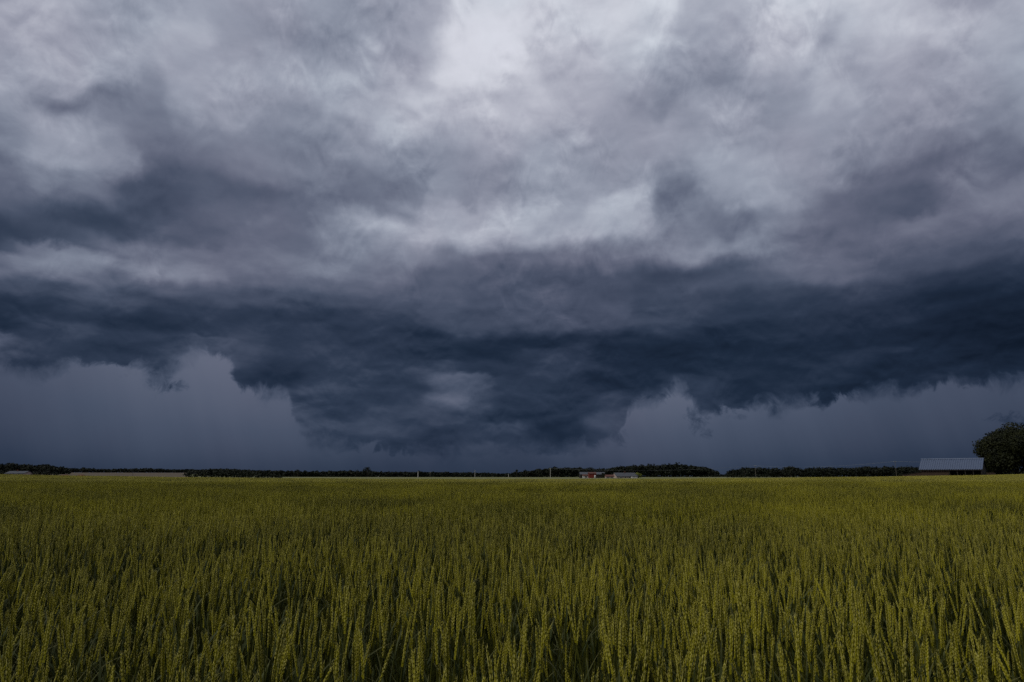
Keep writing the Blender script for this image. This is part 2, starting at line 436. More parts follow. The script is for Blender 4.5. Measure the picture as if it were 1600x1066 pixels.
def stem_geo(mb, at, L, rg, n=3, seg=7):
    ts = [i / seg * (1 - 0.09 / L) for i in range(seg + 1)]
    mb.tube([at(t) for t in ts], [0.0019] * (seg) + [0.0012], n, 0, cap=False)
def leaf_geo(mb, at, L, rg, h, seg=6, mat=0):
    an = rg.uniform(0, 2 * math.pi); d = Vector((math.cos(an), math.sin(an), 0)); w = Vector((-d.y, d.x, 0))
    ln = rg.uniform(0.12, 0.22); up = rg.uniform(0.95, 1.45); droop = rg.uniform(0.1, 1.2); wd = rg.uniform(0.0028, 0.0052); tw = rg.uniform(-0.9, 0.9)
    vs = []; fs = []; tp = []
    p = at(h); ang = up
    for i in range(seg + 1):
        q = i / seg; ww = wd * min(1, 4 * q + 0.5) * (1 - q ** 2.2) + 0.0003
        wv = (w * math.cos(tw * q) + Vector((0, 0, 1)) * math.sin(tw * q))
        vs += [tuple(p - wv * ww), tuple(p + wv * ww)]; tp += [q ** 4 * 0.7] * 2
        p = p + (d * math.cos(ang) + Vector((0, 0, 1)) * math.sin(ang)) * (ln / seg); ang -= droop / seg
    for i in range(seg): fs.append((2 * i, 2 * i + 1, 2 * i + 3, 2 * i + 2))
    mb.add(vs, fs, mat, tp)

def stalk_parts(seed):
    rg = random.Random(seed); at, L = stalk_curve(rg)
    e, s_ = MB(), MB(); ear_geo(e, at, L, rg); stem_geo(s_, at, L, rg)
    lv = []
    for h in ([0.74, 0.60, 0.48] if rg.random() < 0.5 else [0.68, 0.52]):
        l = MB(); leaf_geo(l, at, L, rg, h * rg.uniform(0.95, 1.04)); lv.append(l)
    return e, s_, lv
def merged(parts):
    mb = MB()
    for mat, m in parts: mb.add(m.v, m.f, mat, m.t)
    return mb
N_VAR = 14
protos = bpy.data.collections.new('wheat_plants_source'); proto_mid = bpy.data.collections.new('wheat_clumps_source'); proto_far = bpy.data.collections.new('wheat_swathes_source')
parts_cache = []
WMATS = [m_ear, m_stem, m_leaf]
for i in range(N_VAR):
    e, s_, lv = stalk_parts(100 + i)
    parts_cache.append((e.mesh('ear', [m_ear]), s_.mesh('stem', [m_stem]), [l.mesh('leaf', [m_leaf]) for l in lv]))
    mb = merged([(0, e), (1, s_)] + [(2, l) for l in lv])
    protos.objects.link(bpy.data.objects.new('wheat_%02d' % i, mb.mesh('wheat', WMATS)))
# clumps, 1 m square
def clump(size, density, seed, far=False):
    rg = random.Random(seed); mb = MB(); n = int(size * size * density)
    for i in range(n):
        ox, oy = rg.uniform(-size / 2, size / 2), rg.uniform(-size / 2, size / 2)
        at0, L = stalk_curve(rg); k = 1 + rg.gauss(0, 0.065)
        at = lambda t, a=at0: Vector((ox, oy, 0)) + a(t) * k
        sub = MB()
        if far:
            ear = 0.10; t0 = 1 - ear / L
            b0 = len(mb.v); wd = 0.011
            mb.tube([at(t0), at(t0 + (1 - t0) * .5), at(1.0)], [wd * .6, wd, wd * .25], 3, 0, cap=False, tip=[.0, .08, rg.uniform(.15, .8)])
            mb.tube([at(0.45), at(t0)], [0.006, 0.004], 3, 1, cap=False)
            if rg.random() < 0.5: leaf_geo(mb, at, L, rg, 0.66, 3, 2)
        else:
            ear_geo(mb, at, L, rg, rich=False)
            mb.tube([at(0.3), at(0.65), at(0.89)], [0.003, 0.0025, 0.002], 3, 1, cap=False)
            leaf_geo(mb, at, L, rg, rg.uniform(0.5, 0.72), 4, 2)
    return mb
for i in range(5): proto_mid.objects.link(bpy.data.objects.new('clump_%02d' % i, clump(1.0, 270, 300 + i).mesh('clump', WMATS)))
for i in range(3): proto_far.objects.link(bpy.data.objects.new('swathe_%02d' % i, clump(4.0, 110, 400 + i, True).mesh('swathe', WMATS)))

def crop_height(x, y):
    """relative height of the crop: gentle unevenness and one sunken patch"""
    h = 1.0 + 0.05 * np.sin(x * 0.9 + 0.7 * np.sin(y * 0.35)) * np.sin(y * 0.55 + 1.3) + 0.035 * np.sin(x * 0.31 + 2 + y * 0.17) + 0.03 * np.sin(x * 2.3 + 1.3 * np.sin(y * 0.9)) * np.sin(y * 1.1)
    wv = 0.9 * np.sin(x * 1.7) + 0.6 * np.sin(x * 4.1 + 1)
    dip = sstep(-3.0, 1.0, x) * sstep(5.4, 2.6, x) * sstep(15, 25, y + wv) * sstep(28.2, 26.8, y + wv)
    dip2 = sstep(-7.5, -6.0, x) * sstep(-0.5, -3, x) * sstep(30, 38, y) * sstep(40, 39.6, y) * 0.5
    dip3 = sstep(4, 6, x) * sstep(12, 10, x) * sstep(30, 37, y) * sstep(39, 38.6, y) * 0.5
    return h * (1 - 0.20 * dip - 0.2 * dip2 - 0.2 * dip3)

def scatter(name, pts, rots, scls, idx, coll):
    me = bpy.data.meshes.new(name); n = len(pts)
    me.vertices.add(n); me.vertices.foreach_set('co', np.asarray(pts, np.float32).ravel())
    for an, arr in (('rot', rots), ('scl', scls)):
        a = me.attributes.new(an, 'FLOAT_VECTOR', 'POINT'); a.data.foreach_set('vector', np.asarray(arr, np.float32).ravel())
    a = me.attributes.new('idx', 'INT', 'POINT'); a.data.foreach_set('value', np.asarray(idx, np.int32))
    o = bpy.data.objects.new(name, me); COL.objects.link(o)
    g = bpy.data.node_groups.new(name, 'GeometryNodeTree')
    g.interface.new_socket('Geometry', in_out='INPUT', socket_type='NodeSocketGeometry'); g.interface.new_socket('Geometry', in_out='OUTPUT', socket_type='NodeSocketGeometry')
    gi = g.nodes.new('NodeGroupInput'); go = g.nodes.new('NodeGroupOutput')
    ip = g.nodes.new('GeometryNodeInstanceOnPoints'); ci = g.nodes.new('GeometryNodeCollectionInfo')
    ci.inputs['Collection'].default_value = coll; ci.inputs['Separate Children'].default_value = True; ci.inputs['Reset Children'].default_value = True
    def attr(nm, dt):
        n_ = g.nodes.new('GeometryNodeInputNamedAttribute'); n_.data_type = dt; n_.inputs['Name'].default_value = nm; return n_.outputs['Attribute']
    e2r = g.nodes.new('FunctionNodeEulerToRotation')
    g.links.new(attr('rot', 'FLOAT_VECTOR'), e2r.inputs[0])
    g.links.new(gi.outputs[0], ip.inputs['Points']); g.links.new(ci.outputs[0], ip.inputs['Instance'])
    ip.inputs['Pick Instance'].default_value = True
    g.links.new(attr('idx', 'INT'), ip.inputs['Instance Index']); g.links.new(e2r.outputs[0], ip.inputs['Rotation']); g.links.new(attr('scl', 'FLOAT_VECTOR'), ip.inputs['Scale'])
    g.links.new(ip.outputs[0], go.inputs[0])
    md = o.modifiers.new('plants', 'NODES'); md.node_group = g
    return o

# nearest zone: single plants in drilled rows
NEAR_END = 8.0
rows_x = []
pts = []
cell = 0.053
yy = 0.9
while yy < NEAR_END + 0.3:
    half = 0.88 * yy + 2.2
    n = int(2 * half / cell)
    xs_ = -half + cell * (np.arange(n) + rng.uniform(-0.5, 0.5, n)); ys_ = yy + rng.uniform(-0.5, 0.5, n) * cell
    pts.append(np.stack([xs_, ys_], 1)); yy += cell
P = np.concatenate(pts)
# uneven stand: gaps and tight bunches
gapn = np.sin(P[:, 0] * 7.3 + 2.1 * np.sin(P[:, 1] * 3.1)) * np.sin(P[:, 1] * 5.7 + 1.7 * np.sin(P[:, 0] * 2.3))
keep = (rng.random(len(P)) < np.clip(0.95 - 0.85 * np.clip(gapn, 0, 1), 0, 1)) & (P[:, 1] < NEAR_END)
P = P[keep]
Z = terrain(P[:, 0], P[:, 1])
hh = crop_height(P[:, 0], P[:, 1]) * (1 + rng.normal(0, 0.055, len(P)))
rot = np.stack([rng.normal(0, 0.05, len(P)), rng.normal(0, 0.05, len(P)), rng.uniform(0, 2 * math.pi, len(P))], 1)
wide = rng.uniform(0.9, 1.15, len(P))
idx = rng.integers(0, N_VAR, len(P))
# the 300 plants that show largest: first those at the lower edge of the view
inview = np.abs(P[:, 0]) < 0.74 * P[:, 1] + 0.1
dist_key = np.where(inview & (P[:, 1] > 1.5), P[:, 1], 1e9)
near_ids = np.argsort(dist_key)[:300]
mask = np.ones(len(P), bool); mask[near_ids] = False
o = scatter('wheat_crop', np.column_stack([P, Z])[mask], rot[mask], np.column_stack([wide, wide, hh])[mask], idx[mask], protos)
tag(o, 'ripening green wheat standing across the front of the field', 'wheat', kind='stuff')
for j in near_ids:
    e = empty('wheat_stalk', (P[j, 0], P[j, 1], Z[j])); e.rotation_euler = rot[j]; e.scale = (wide[j], wide[j], hh[j])
    tag(e, 'green-gold wheat stalk among the nearest ears along the lower edge', 'wheat', 'nearest wheat stalks')
    em, sm, lm = parts_cache[idx[j]]
    for nm, me in [('ear', em), ('stem', sm)] + [('leaf', l) for l in lm]:
        c = bpy.data.objects.new(nm, me); COL.objects.link(c); c.parent = e
# middle zone: 1 m clumps
pts = []
for yy in np.arange(NEAR_END + 0.5, 46, 0.98):
    half = 0.80 * yy + 4
    xs_ = np.arange(-half, half, 0.98); pts.append(np.stack([xs_ + rng.uniform(-.1, .1, len(xs_)), np.full(len(xs_), yy)], 1))
P = np.concatenate(pts); n = len(P)
hh = crop_height(P[:, 0], P[:, 1])
o = scatter('wheat_crop', np.column_stack([P, terrain(P[:, 0], P[:, 1])]), np.column_stack([np.zeros(n), np.zeros(n), rng.integers(0, 4, n) * math.pi / 2]),
            np.column_stack([np.ones(n), np.ones(n), hh]), rng.integers(0, 5, n), proto_mid)
tag(o, 'dense green wheat filling the middle of the field', 'wheat', kind='stuff')
pts = []
for yy in np.arange(48, FIELD_END, 3.9):
    half = 0.80 * yy + 6
    xs_ = np.arange(-half, half, 3.9); pts.append(np.stack([xs_, np.full(len(xs_), yy)], 1))
P = np.concatenate(pts); n = len(P)
o = scatter('wheat_crop', np.column_stack([P, terrain(P[:, 0], P[:, 1])]), np.column_stack([np.zeros(n), np.zeros(n), rng.integers(0, 4, n) * math.pi / 2]),
            np.column_stack([np.ones(n), np.ones(n), rng.uniform(0.97, 1.03, n)]), rng.integers(0, 3, n), proto_far)
tag(o, 'far wheat drawing into a smooth band before the tree line', 'wheat', kind='stuff')

# ================================================================== trees and woods
def leaf_mat(name, dark, light):
    m, b = material(name)
    geo = S.nt.nodes.new('ShaderNodeNewGeometry'); info = S.nt.nodes.new('ShaderNodeObjectInfo')
    cl = noise(geo.outputs['Position'], 0.45, 4, 0.6)
    f = S(geo.outputs['Random Per Island']) * 0.06 + cl.step(0.3, 0.7) * 0.74 + S(info.outputs['Random']) * 0.15
    link(ramp(f, [(0.1, dark), (0.9, light)]), b.inputs['Base Color'])
    b.inputs['Roughness'].default_value = 0.7; b.inputs['Specular IOR Level'].default_value = 0.15
    return m
m_leaf_far = leaf_mat('far_foliage_shaded', (0.003, 0.005, 0.0025), (0.012, 0.015, 0.006))  # storm-cloud shadow over the distant trees is put into this darkened leaf colour
m_leaf_oak = leaf_mat('oak_foliage', (0.004, 0.006, 0.002), (0.020, 0.022, 0.005))
m_leaf_lime = leaf_mat('lime_foliage', (0.06, 0.075, 0.012), (0.14, 0.15, 0.03))
m_bark = mottled('bark', (0.03, 0.025, 0.02), (0.07, 0.06, 0.045), 3.0, 0.9)

def leaf_quads(C, Nrm, size, rg):
    """leaf clumps: one bent quad (two triangles' worth) per centre"""
    n = len(C)
    N_ = Nrm + rg.normal(0, 0.55, (n, 3)); N_ /= np.linalg.norm(N_, axis=1, keepdims=True) + 1e-9
    A = np.cross(N_, rg.normal(0, 1, (n, 3))); A /= np.linalg.norm(A, axis=1, keepdims=True) + 1e-9
    B = np.cross(N_, A); s_ = (size * rg.uniform(0.6, 1.4, n))[:, None]
    A = A * s_; B = B * s_ * rg.uniform(0.5, 1.0, n)[:, None]
    V = np.stack([C - A, C - B + N_ * s_ * 0.15, C + A, C + B - N_ * s_ * 0.1], 1).reshape(-1, 3)
    F = np.arange(4 * n).reshape(n, 4)
    return V, F
def crown_points(lobes, per, rg, fill=0.35):
    """points on and under the surface of a set of lobes (centre, radii)"""
    C = []; N_ = []
    for (c, r_) in lobes:
        n = int(per * (r_[0] * r_[1] + r_[0] * r_[2]) / 2)
        d = rg.normal(0, 1, (n, 3)); d /= np.linalg.norm(d, axis=1, keepdims=True)
        k = 1 - np.abs(rg.normal(0, fill * 0.5, n)); k = np.clip(k, 0.15, 1.0) * rg.uniform(0.92, 1.1, n)
        bump_ = 1 + 0.13 * np.sin(d[:, 0] * 7 + c[0]) * np.sin(d[:, 2] * 6 + c[1])
        C.append(np.asarray(c) + d * np.asarray(r_) * (k * bump_)[:, None]); N_.append(d)
    return np.concatenate(C), np.concatenate(N_)
def tree_lobes(h, w, rg, base=0.12, n=9):
    """lobes of a broadleaf crown, height h, width w, at the origin"""
    L = [((0, 0, h * 0.52), (w * 0.34, w * 0.34, h * 0.38))]
    for i in range(n):
        a = rg.uniform(0, 2 * math.pi); t = rg.uniform(0, 1)
        z = h * (0.24 + 0.62 * t); rr = w * 0.5 * math.sqrt(max(0.05, 1 - (2 * t - 0.75) ** 2 * 0.75)) * rg.uniform(0.5, 0.78)
        s_ = w * rg.uniform(0.15, 0.24)
        L.append(((math.cos(a) * rr, math.sin(a) * rr, z), (s_, s_, s_ * 0.8)))
    return L
def make_tree(name, p, h, w, seed, label, cat='tree', group=None, mat=None, per=26, leaf=0.34, n=12, trunk_r=None):
    rg = np.random.default_rng(seed)
    e = empty(name, p); tag(e, label, cat, group)
    L = tree_lobes(h, w, rg, n=n)
    C, N_ = crown_points(L, per, rg); V, F = leaf_quads(C, N_, leaf, rg)
    V[:, 2] = np.maximum(V[:, 2], 0.05)
    c = bpy.data.objects.new('crown', np_mesh('crown', V, F, mat or m_leaf_far)); COL.objects.link(c); c.parent = e
    tr = trunk_r or w * 0.035; mb = MB()
    mb.tube([(0, 0, -0.3), (0.05 * tr, 0, h * 0.12), (tr, 0.3 * tr, h * 0.35), (0.5 * tr, -tr, h * 0.72)], [tr * 1.5, tr, tr * 0.8, tr * 0.25], 8)
    for (c_, r_) in L[1:7]:
        mb.tube([(0.5 * tr, 0, h * 0.22), (c_[0] * 0.5, c_[1] * 0.5, h * 0.2 + c_[2] * 0.4), (c_[0] * 0.95, c_[1] * 0.95, c_[2])], [tr * 0.55, tr * 0.35, tr * 0.1], 5)
    mb.build('trunk', m_bark, e, True)
    return e
def make_wood(name, x0, x1, Y, profile, seed, label, depth=40, mat=None, leaf=0.7, step=4.2, per=4.6):
    """a far wood read as one mass: crowns crowded in rows; profile = [(px, top height m)]"""
    rg = np.random.default_rng(seed); Cs, Ns = [], []
    px_m = KX * Y
    rows_ = 4
    for k in range(rows_):
        yy = Y + depth * k / rows_
        px = x0
        while px < x1:
            hgt = float(np.interp(px, [a for a, b_ in profile], [b_ for a, b_ in profile])) * rg.uniform(0.92, 1.03)
            w = hgt * rg.uniform(0.9, 1.35)
            x = (px - 800) * KX * yy; z0 = hz(x, yy + rg.uniform(-3, 3))
            C, N_ = crown_points(tree_lobes(hgt, w, rg, n=5), per, rg)
            Cs.append(C + np.array([x, yy + rg.uniform(-4, 4), z0])); Ns.append(N_)
            if k == 0:      # undergrowth along the edge
                C, N_ = crown_points([((0, -2, hgt * 0.12), (w * 0.5, 2.0, hgt * 0.22))], per * 0.8, rg)
                Cs.append(C + np.array([x, yy, z0])); Ns.append(N_)
            px += step * rg.uniform(0.6, 1.4) / px_m * max(0.7, hgt / 10)
    C = np.concatenate(Cs); V, F = leaf_quads(C, np.concatenate(Ns), leaf, rg)
    o = bpy.data.objects.new(name, np_mesh(name, V, F, mat or m_leaf_far)); COL.objects.link(o)
    return tag(o, label, 'wood', kind='stuff')

def top_h(py, base_z, Y):
    """height above base_z of something seen at row py of a 1066-high view"""
    return EYE + (744 - py) * Y / 1109 - base_z
def prof(pts, Y): return [(px, max(2.0, top_h(py, hz((px - 800) * KX * Y, Y), Y))) for px, py in pts]

make_wood('wood', -60, 108, 700, prof([(-60, 726), (0, 725), (14, 723), (30, 726), (60, 725), (90, 728), (108, 733)], 700), 11, 'dark wooded hillside at the far left horizon', leaf=0.8)
make_wood('wood', 92, 305, 1480, prof([(92, 731), (140, 731), (150, 733), (190, 732), (230, 731.5), (270, 733), (305, 733)], 1480), 12, 'low distant wood along the ridge behind the tan field', leaf=1.3, step=7, per=1.6)
make_wood('wood', 298, 800, 800, prof([(298, 735), (320, 733), (345, 732), (380, 733.5), (430, 735), (500, 736), (545, 735), (600, 737), (660, 737), (740, 738), (800, 740)], 800), 13, 'long dark wood along the horizon left of centre', leaf=0.9)
make_wood('wood', 800, 1122, 760, prof([(800, 738), (830, 735), (850, 731), (870, 729.5), (905, 730), (930, 732), (950, 731.5), (975, 728), (1000, 725.5), (1030, 724.5), (1060, 724), (1080, 725), (1095, 728), (1110, 731), (1119, 734), (1122, 739)], 760), 14, 'dense dark wood rising behind the farmhouses', leaf=0.9)
make_wood('wood', 1141, 1470, 520, prof([(1141, 735), (1160, 731), (1180, 729), (1200, 730), (1220, 731), (1240, 729), (1255, 731), (1290, 730), (1320, 730.5), (1350, 728.5), (1380, 729), (1410, 728), (1470, 728)], 520), 15, 'dark wood stretching behind the barn and its pole', leaf=0.65, step=3.4)
make_wood('wood', 297, 440, 400, prof([(297, 735.5), (320, 734), (345, 733), (370, 735), (400, 737), (440, 741)], 400), 19, 'nearer dark thicket where the tan field ends', depth=16, leaf=0.5, step=3.0, per=5)
make_wood('wood', 1119, 1142, 900, prof([(1119, 741), (1142, 741)], 900), 17, 'low far hedge in the gap between the two right-hand woods', leaf=0.8)
make_wood('wood', 1500, 1700, 330, prof([(1500, 735), (1560, 733), (1700, 731)], 330), 18, 'dark thicket behind the barn at the right edge', leaf=0.5, step=3, per=4)

ones = [(465, 790, 733, 9.0, 'small rounded tree a little proud of the long wood, left of the tall round tree'),
        (556, 785, 732.5, 9.0, 'lower crown touching the tall round tree on its left'),
        (574, 785, 729.8, 14.5, 'tall round tree standing above the long wood left of centre'),
        (349, 790, 731.5, 7, 'pointed treetop near the left end of the long wood'),
        (807, 745, 733, 7.0, 'small round tree at the left end of the wood behind the farmhouses'),
        (821, 745, 732.8, 6.5, 'second small round tree beside the wood behind the farmhouses'),
        (843, 745, 731, 8.5, 'broad tree left of the tallest white pole'),
        (1145, 505, 732.5, 7.0, 'small tree at the left tip of the right-hand wood'),
        (1163, 505, 729.0, 8.5, 'rounded tree near the left tip of the right-hand wood'),
        (1236, 508, 727.6, 7.5, 'tallest crown in the middle of the right-hand wood'),
        (13, 640, 723.5, 8.0, 'treetop standing above the left hillside wood'),
        (944, 445, 739.0, 4.5, 'dark bush between the red shed and the pink annexe')]
for i, (px, Y, py, w, lab) in enumerate(ones):
    p = spot(px, Y); make_tree('tree', p, top_h(py, p.z, Y), w, 50 + i, lab, 'tree', 'single trees along the horizon', per=7, leaf=0.55, n=10)
p = spot(997, 425); make_tree('bush', p, top_h(738.0, p.z, 425), 4.4, 71, 'bright yellow-green bush at the end of the long grey-roofed house', 'bush', mat=m_leaf_lime, per=30, leaf=0.3)
hb = [(8, 430, 736.5, 9), (57, 430, 735.5, 9), (72, 432, 737.0, 7), (86, 430, 737.5, 5)]
hl = ['dark bush left of the grey-roofed house at the left edge', 'dark bush just right of the grey-roofed house at the left edge',
      'middle dark bush in the row right of the left-edge house', 'last dark bush before the tan field begins']
for i, (px, Y, py, w) in enumerate(hb):
    p = spot(px, Y); make_tree('bush', p, top_h(py, p.z, Y), w, 80 + i, hl[i], 'bush', 'bushes by the left-edge house', per=10, leaf=0.4, n=8)
# the big oak at the right edge
p = spot(1590, 206)
make_tree('oak_tree', p, top_h(664.5, p.z, 206), 18.5, 95, 'large dark broadleaf tree rising over the barn at the right edge', 'tree', mat=m_leaf_oak, per=85, leaf=0.25, n=34, trunk_r=0.5)

# ================================================================== barn with the metal roof
m_zinc, b = material('ribbed_zinc')
v = coords(); f = noise(v, 0.8, 6, 0.6); g = noise(v, 6.0, 4, 0.6)
link(mixc(f.step(0.55, 0.8) * 0.5, (0.058, 0.080, 0.135), (0.044, 0.055, 0.080)), b.inputs['Base Color'])
b.inputs['Metallic'].default_value = 0.35; link(g * 0.25 + 0.38, b.inputs['Roughness'])
m_plank = mottled('weathered_planks', (0.028, 0.018, 0.013), (0.075, 0.048, 0.033), 2.0, 0.9, stretch=(4, 4, 0.4))
m_dark = mottled('dark_timber', (0.012, 0.010, 0.008), (0.03, 0.025, 0.02), 2.0)
YB = 196.0
bp = spot(1490.5, YB); PXM = KX * YB
zt = lambda py: EYE + (744 - py) * YB / 1109 - bp.z     # height over the barn's ground
BL = (1540 - 1440.5) * PXM / 2 * 0.843       # half length at the eaves
e = empty('barn', bp, R(-40.6)); tag(e, 'long low barn with ribbed metal roof and brown plank wall beside the big tree', 'barn')
z_ridge, z_eave = zt(717.3), zt(734.2)
run = 5.2
# roof: two ribbed slopes; each sheet carries raised ribs
slope = (z_ridge - z_eave) / run
ribs = 28
roof = MB()
skew = 0.0      # the ridge is a little shorter than the eaves on the left gable
def roof_pt(u_, t, lift):      # u_ 0..1 along, t 0 eave .. 1 ridge
    x = -BL + skew * t + u_ * (2 * BL - skew * t)
    return (x, -run + run * t, z_eave + (z_ridge - z_eave) * t + lift)
prof_u = []
for i in range(ribs):
    a0 = i / ribs; w_ = 1 / ribs
    for q, l in ((0.0, 0), (0.42, 0), (0.50, 0.11), (0.88, 0.11)): prof_u.append((a0 + q * w_, l))
prof_u.append((1.0, 0.0))
for side in (1, -1):
    vs = []
    for t in (0.0, 0.5, 1.0):
        for u_, l in prof_u:
            x, y, z = roof_pt(u_, t, l); vs.append((x, y * side, z))
    n = len(prof_u); fs = [(j * n + i, j * n + i + 1, (j + 1) * n + i + 1, (j + 1) * n + i) for j in range(2) for i in range(n - 1)]
    if side < 0: fs = [f_[::-1] for f_ in fs]
    roof.add(vs, fs)
ro = roof.build('roof', m_zinc, e)
rc = MB(); rc.tube([(-BL + skew - 0.05, 0, z_ridge + 0.06), (BL + 0.05, 0, z_ridge + 0.06)], [0.16, 0.16], 8); rc.build('ridge_cap', m_zinc, ro)
fa = MB(); fa.box((-BL, -run - 0.02, z_eave - 0.20), (BL, -run + 0.03, z_eave - 0.02)); fa.build('fascia', m_dark, ro)
# plank wall on the front, left half, leaving the right half open
xw0, xw1 = -BL + 0.5, -BL + (1487 - 1440) * PXM * 0.843
nb = 24; pm = []
for k in range(3):
    mb = MB(); wv = (xw1 - xw0) / nb
    mb.box((0.012, -0.02 - 0.012 * k, -0.4), (wv - 0.012, 0.02, z_eave - 0.06 - 0.05 * k)); pm.append(mb.mesh('plank', [m_plank]))
for i in range(nb):
    o = bpy.data.objects.new('plank', pm[(i * 7) % 3]); COL.objects.link(o); o.parent = e; o.location = (xw0 + (xw1 - xw0) * i / nb, -run + 0.55, 0)
bw = MB(); bw.box((xw0, -run + 0.6, -0.4), (xw1, -run + 0.68, z_eave - 0.05)); bw.build('wall_frame', m_dark, e)
mb = MB(); mb.box((-BL + 0.6, run - 0.7, -0.4), (BL - 0.4, run - 0.6, z_eave - 0.02)); mb.build('back_wall', m_dark, e)
for sx, nm in ((-BL + 0.55, 'gable_wall'), (BL - 0.45, 'gable_wall')):
    mb = MB(); mb.prism([(-run + 0.7, -0.4), (run - 0.72, -0.4), (run - 0.72, z_eave - 0.1 + slope * 0.5), (0, z_ridge - 0.12), (-run + 0.7, z_eave - 0.1 + slope * 0.5)], sx, sx + 0.12); mb.build(nm, m_plank if sx < 0 else m_dark, e)
for i in range(5):
    x = xw1 + 0.2 + (BL - 0.6 - xw1) * i / 4.0
    mb = MB(); mb.box((x - 0.11, -run + 0.35, -0.4), (x + 0.11, -run + 0.57, z_eave - 0.03)); mb.build('post', m_dark, e)
mb = MB(); mb.box((xw1 + 0.02, -run + 2.8, -0.4), (BL - 0.6, -run + 2.9, z_eave)); mb.build('inner_wall', m_dark, e)
# low sloping lean-to on the left end
lw = (1441 - 1393) * PXM * 0.843
e2 = empty('lean_to', bp + Vector((-BL * 0.76 + 0.3, BL * 0.65 - 2.0, 0)), R(-33)); tag(e2, 'low brown lean-to sloping down from the left end of the barn', 'shed')
zl0, zl1 = zt(742.5) , zt(736.0)
mb = MB()
v0 = [(-lw, -2.6, zl0), (0.4, -2.6, zl1), (0.4, 2.6, zl1), (-lw, 2.6, zl0)]
mb.add([(x, y, z + 0.06) for x, y, z in v0] + [(x, y, z - 0.06) for x, y, z in v0], [(0, 1, 2, 3), (7, 6, 5, 4), (0, 4, 5, 1), (1, 5, 6, 2), (2, 6, 7, 3), (3, 7, 4, 0)])
mb.build('roof', m_dark, e2)
nb = 16
for i in range(nb):
    xa = -lw * 0.86 + lw * 0.86 * i / nb; xb = xa + lw * 0.86 / nb - 0.03
    za = zl1 + (zl0 - zl1) * (-xa / (lw + 0.4)) - 0.16; zb = zl1 + (zl0 - zl1) * (-xb / (lw + 0.4)) - 0.16
    mb = MB(); yy0, yy1 = -2.45 - 0.02 * (i % 2), -2.38
    vs = [(xa, yy0, -0.4), (xb, yy0, -0.4), (xb, yy1, -0.4), (xa, yy1, -0.4), (xa, yy0, za), (xb, yy0, zb), (xb, yy1, zb), (xa, yy1, za)]
    mb.add(vs, [(0, 3, 2, 1), (4, 5, 6, 7), (0, 1, 5, 4), (1, 2, 6, 5), (2, 3, 7, 6), (3, 0, 4, 7)]); mb.build('plank', m_plank, e2)
# low plank fence between barn and tree
fp = spot(1549, 197); e3 = empty('plank_fence', fp); tag(e3, 'short low plank fence between the barn and the big tree', 'fence')
hgt = EYE + (744 - 738.3) * 197 / 1109 - fp.z
for i in range(9):
    mb = MB(); mb.box((-1.35 + i * 0.3, -0.03, -0.3), (-1.08 + i * 0.3, 0.03, hgt - 0.08 * (i % 3))); mb.build('plank', m_plank, e3)
for z in (0.3, hgt - 0.35):
    mb = MB(); mb.box((-1.4, 0.032, z), (1.4, 0.09, z + 0.1)); mb.build('rail', m_dark, e3)

# ================================================================== farmhouses
m_slate = mottled('slate_roof', (0.030, 0.033, 0.040), (0.055, 0.058, 0.066), 1.5, 0.6)
m_white = mottled('white_render', (0.36, 0.35, 0.33), (0.50, 0.48, 0.46), 0.6)
m_pink = mottled('pinkish_render', (0.26, 0.20, 0.18), (0.38, 0.30, 0.27), 0.6)
m_red = mottled('red_cladding', (0.10, 0.014, 0.010), (0.17, 0.028, 0.018), 0.8, stretch=(6, 1, 0.3))
m_tile = mottled('clay_tiles', (0.06, 0.024, 0.018), (0.11, 0.045, 0.032), 1.2)
m_glass, b = material('window_glass'); b.inputs['Base Color'].default_value = (0.02, 0.024, 0.03, 1); b.inputs['Roughness'].default_value = 0.08
def house(name, px0, px1, Y, py_ridge, py_eave, label, walls, roofm, depth=8.0, chimney=None, windows=(), door=None, rz=0.0, gable_px=None, cat='house'):
    x0, x1 = (px0 - 800) * KX * Y, (px1 - 800) * KX * Y; xc = (x0 + x1) / 2; hl_ = (x1 - x0) / 2
    z = hz(xc, Y); e = empty(name, (xc, Y, z), rz); tag(e, label, cat)
    zr = EYE + (744 - py_ridge) * Y / 1109 - z; ze = max(1.2, EYE + (744 - py_eave) * Y / 1109 - z); d = depth / 2
    mb = MB(); mb.prism([(-d, -0.5), (d, -0.5), (d, ze), (0, zr - 0.08), (-d, ze)], -hl_, hl_); mb.build('wall', walls, e)
    sl = (zr - ze) / d; ov = 0.3
    mb = MB()
    for s_ in (-1, 1):
        o_ = [(s_ * (d + ov), ze - sl * ov + 0.02), (0, zr + 0.02), (0, zr + 0.20), (s_ * (d + ov), ze - sl * ov + 0.20)]
        mb.prism(o_ if s_ < 0 else o_[::-1], -hl_ - ov, hl_ + ov)
    r_ = mb.build('roof', roofm, e)
    if chimney is not None:
        c = MB(); c.box((chimney - 0.35, -0.3, zr - 0.6), (chimney + 0.35, 0.3, zr + 0.85)); c.box((chimney - 0.42, -0.37, zr + 0.85), (chimney + 0.42, 0.37, zr + 0.97)); c.build('chimney', m_tile, r_)
    for wx in windows:
        w = MB(); w.box((wx - 0.55, -d - 0.04, ze - 1.35), (wx + 0.55, -d + 0.05, ze - 0.25)); wo_ = w.build('window', m_white, e)
        w = MB(); w.box((wx - 0.45, -d - 0.06, ze - 1.25), (wx + 0.45, -d - 0.045, ze - 0.35)); w.build('pane', m_glass, wo_)
    if door is not None:
        w = MB(); w.box((door - 0.5, -d - 0.05, -0.4), (door + 0.5, -d + 0.05, min(2.1, ze - 0.1))); w.build('door', m_tile, e)
    return e, zr, ze, d
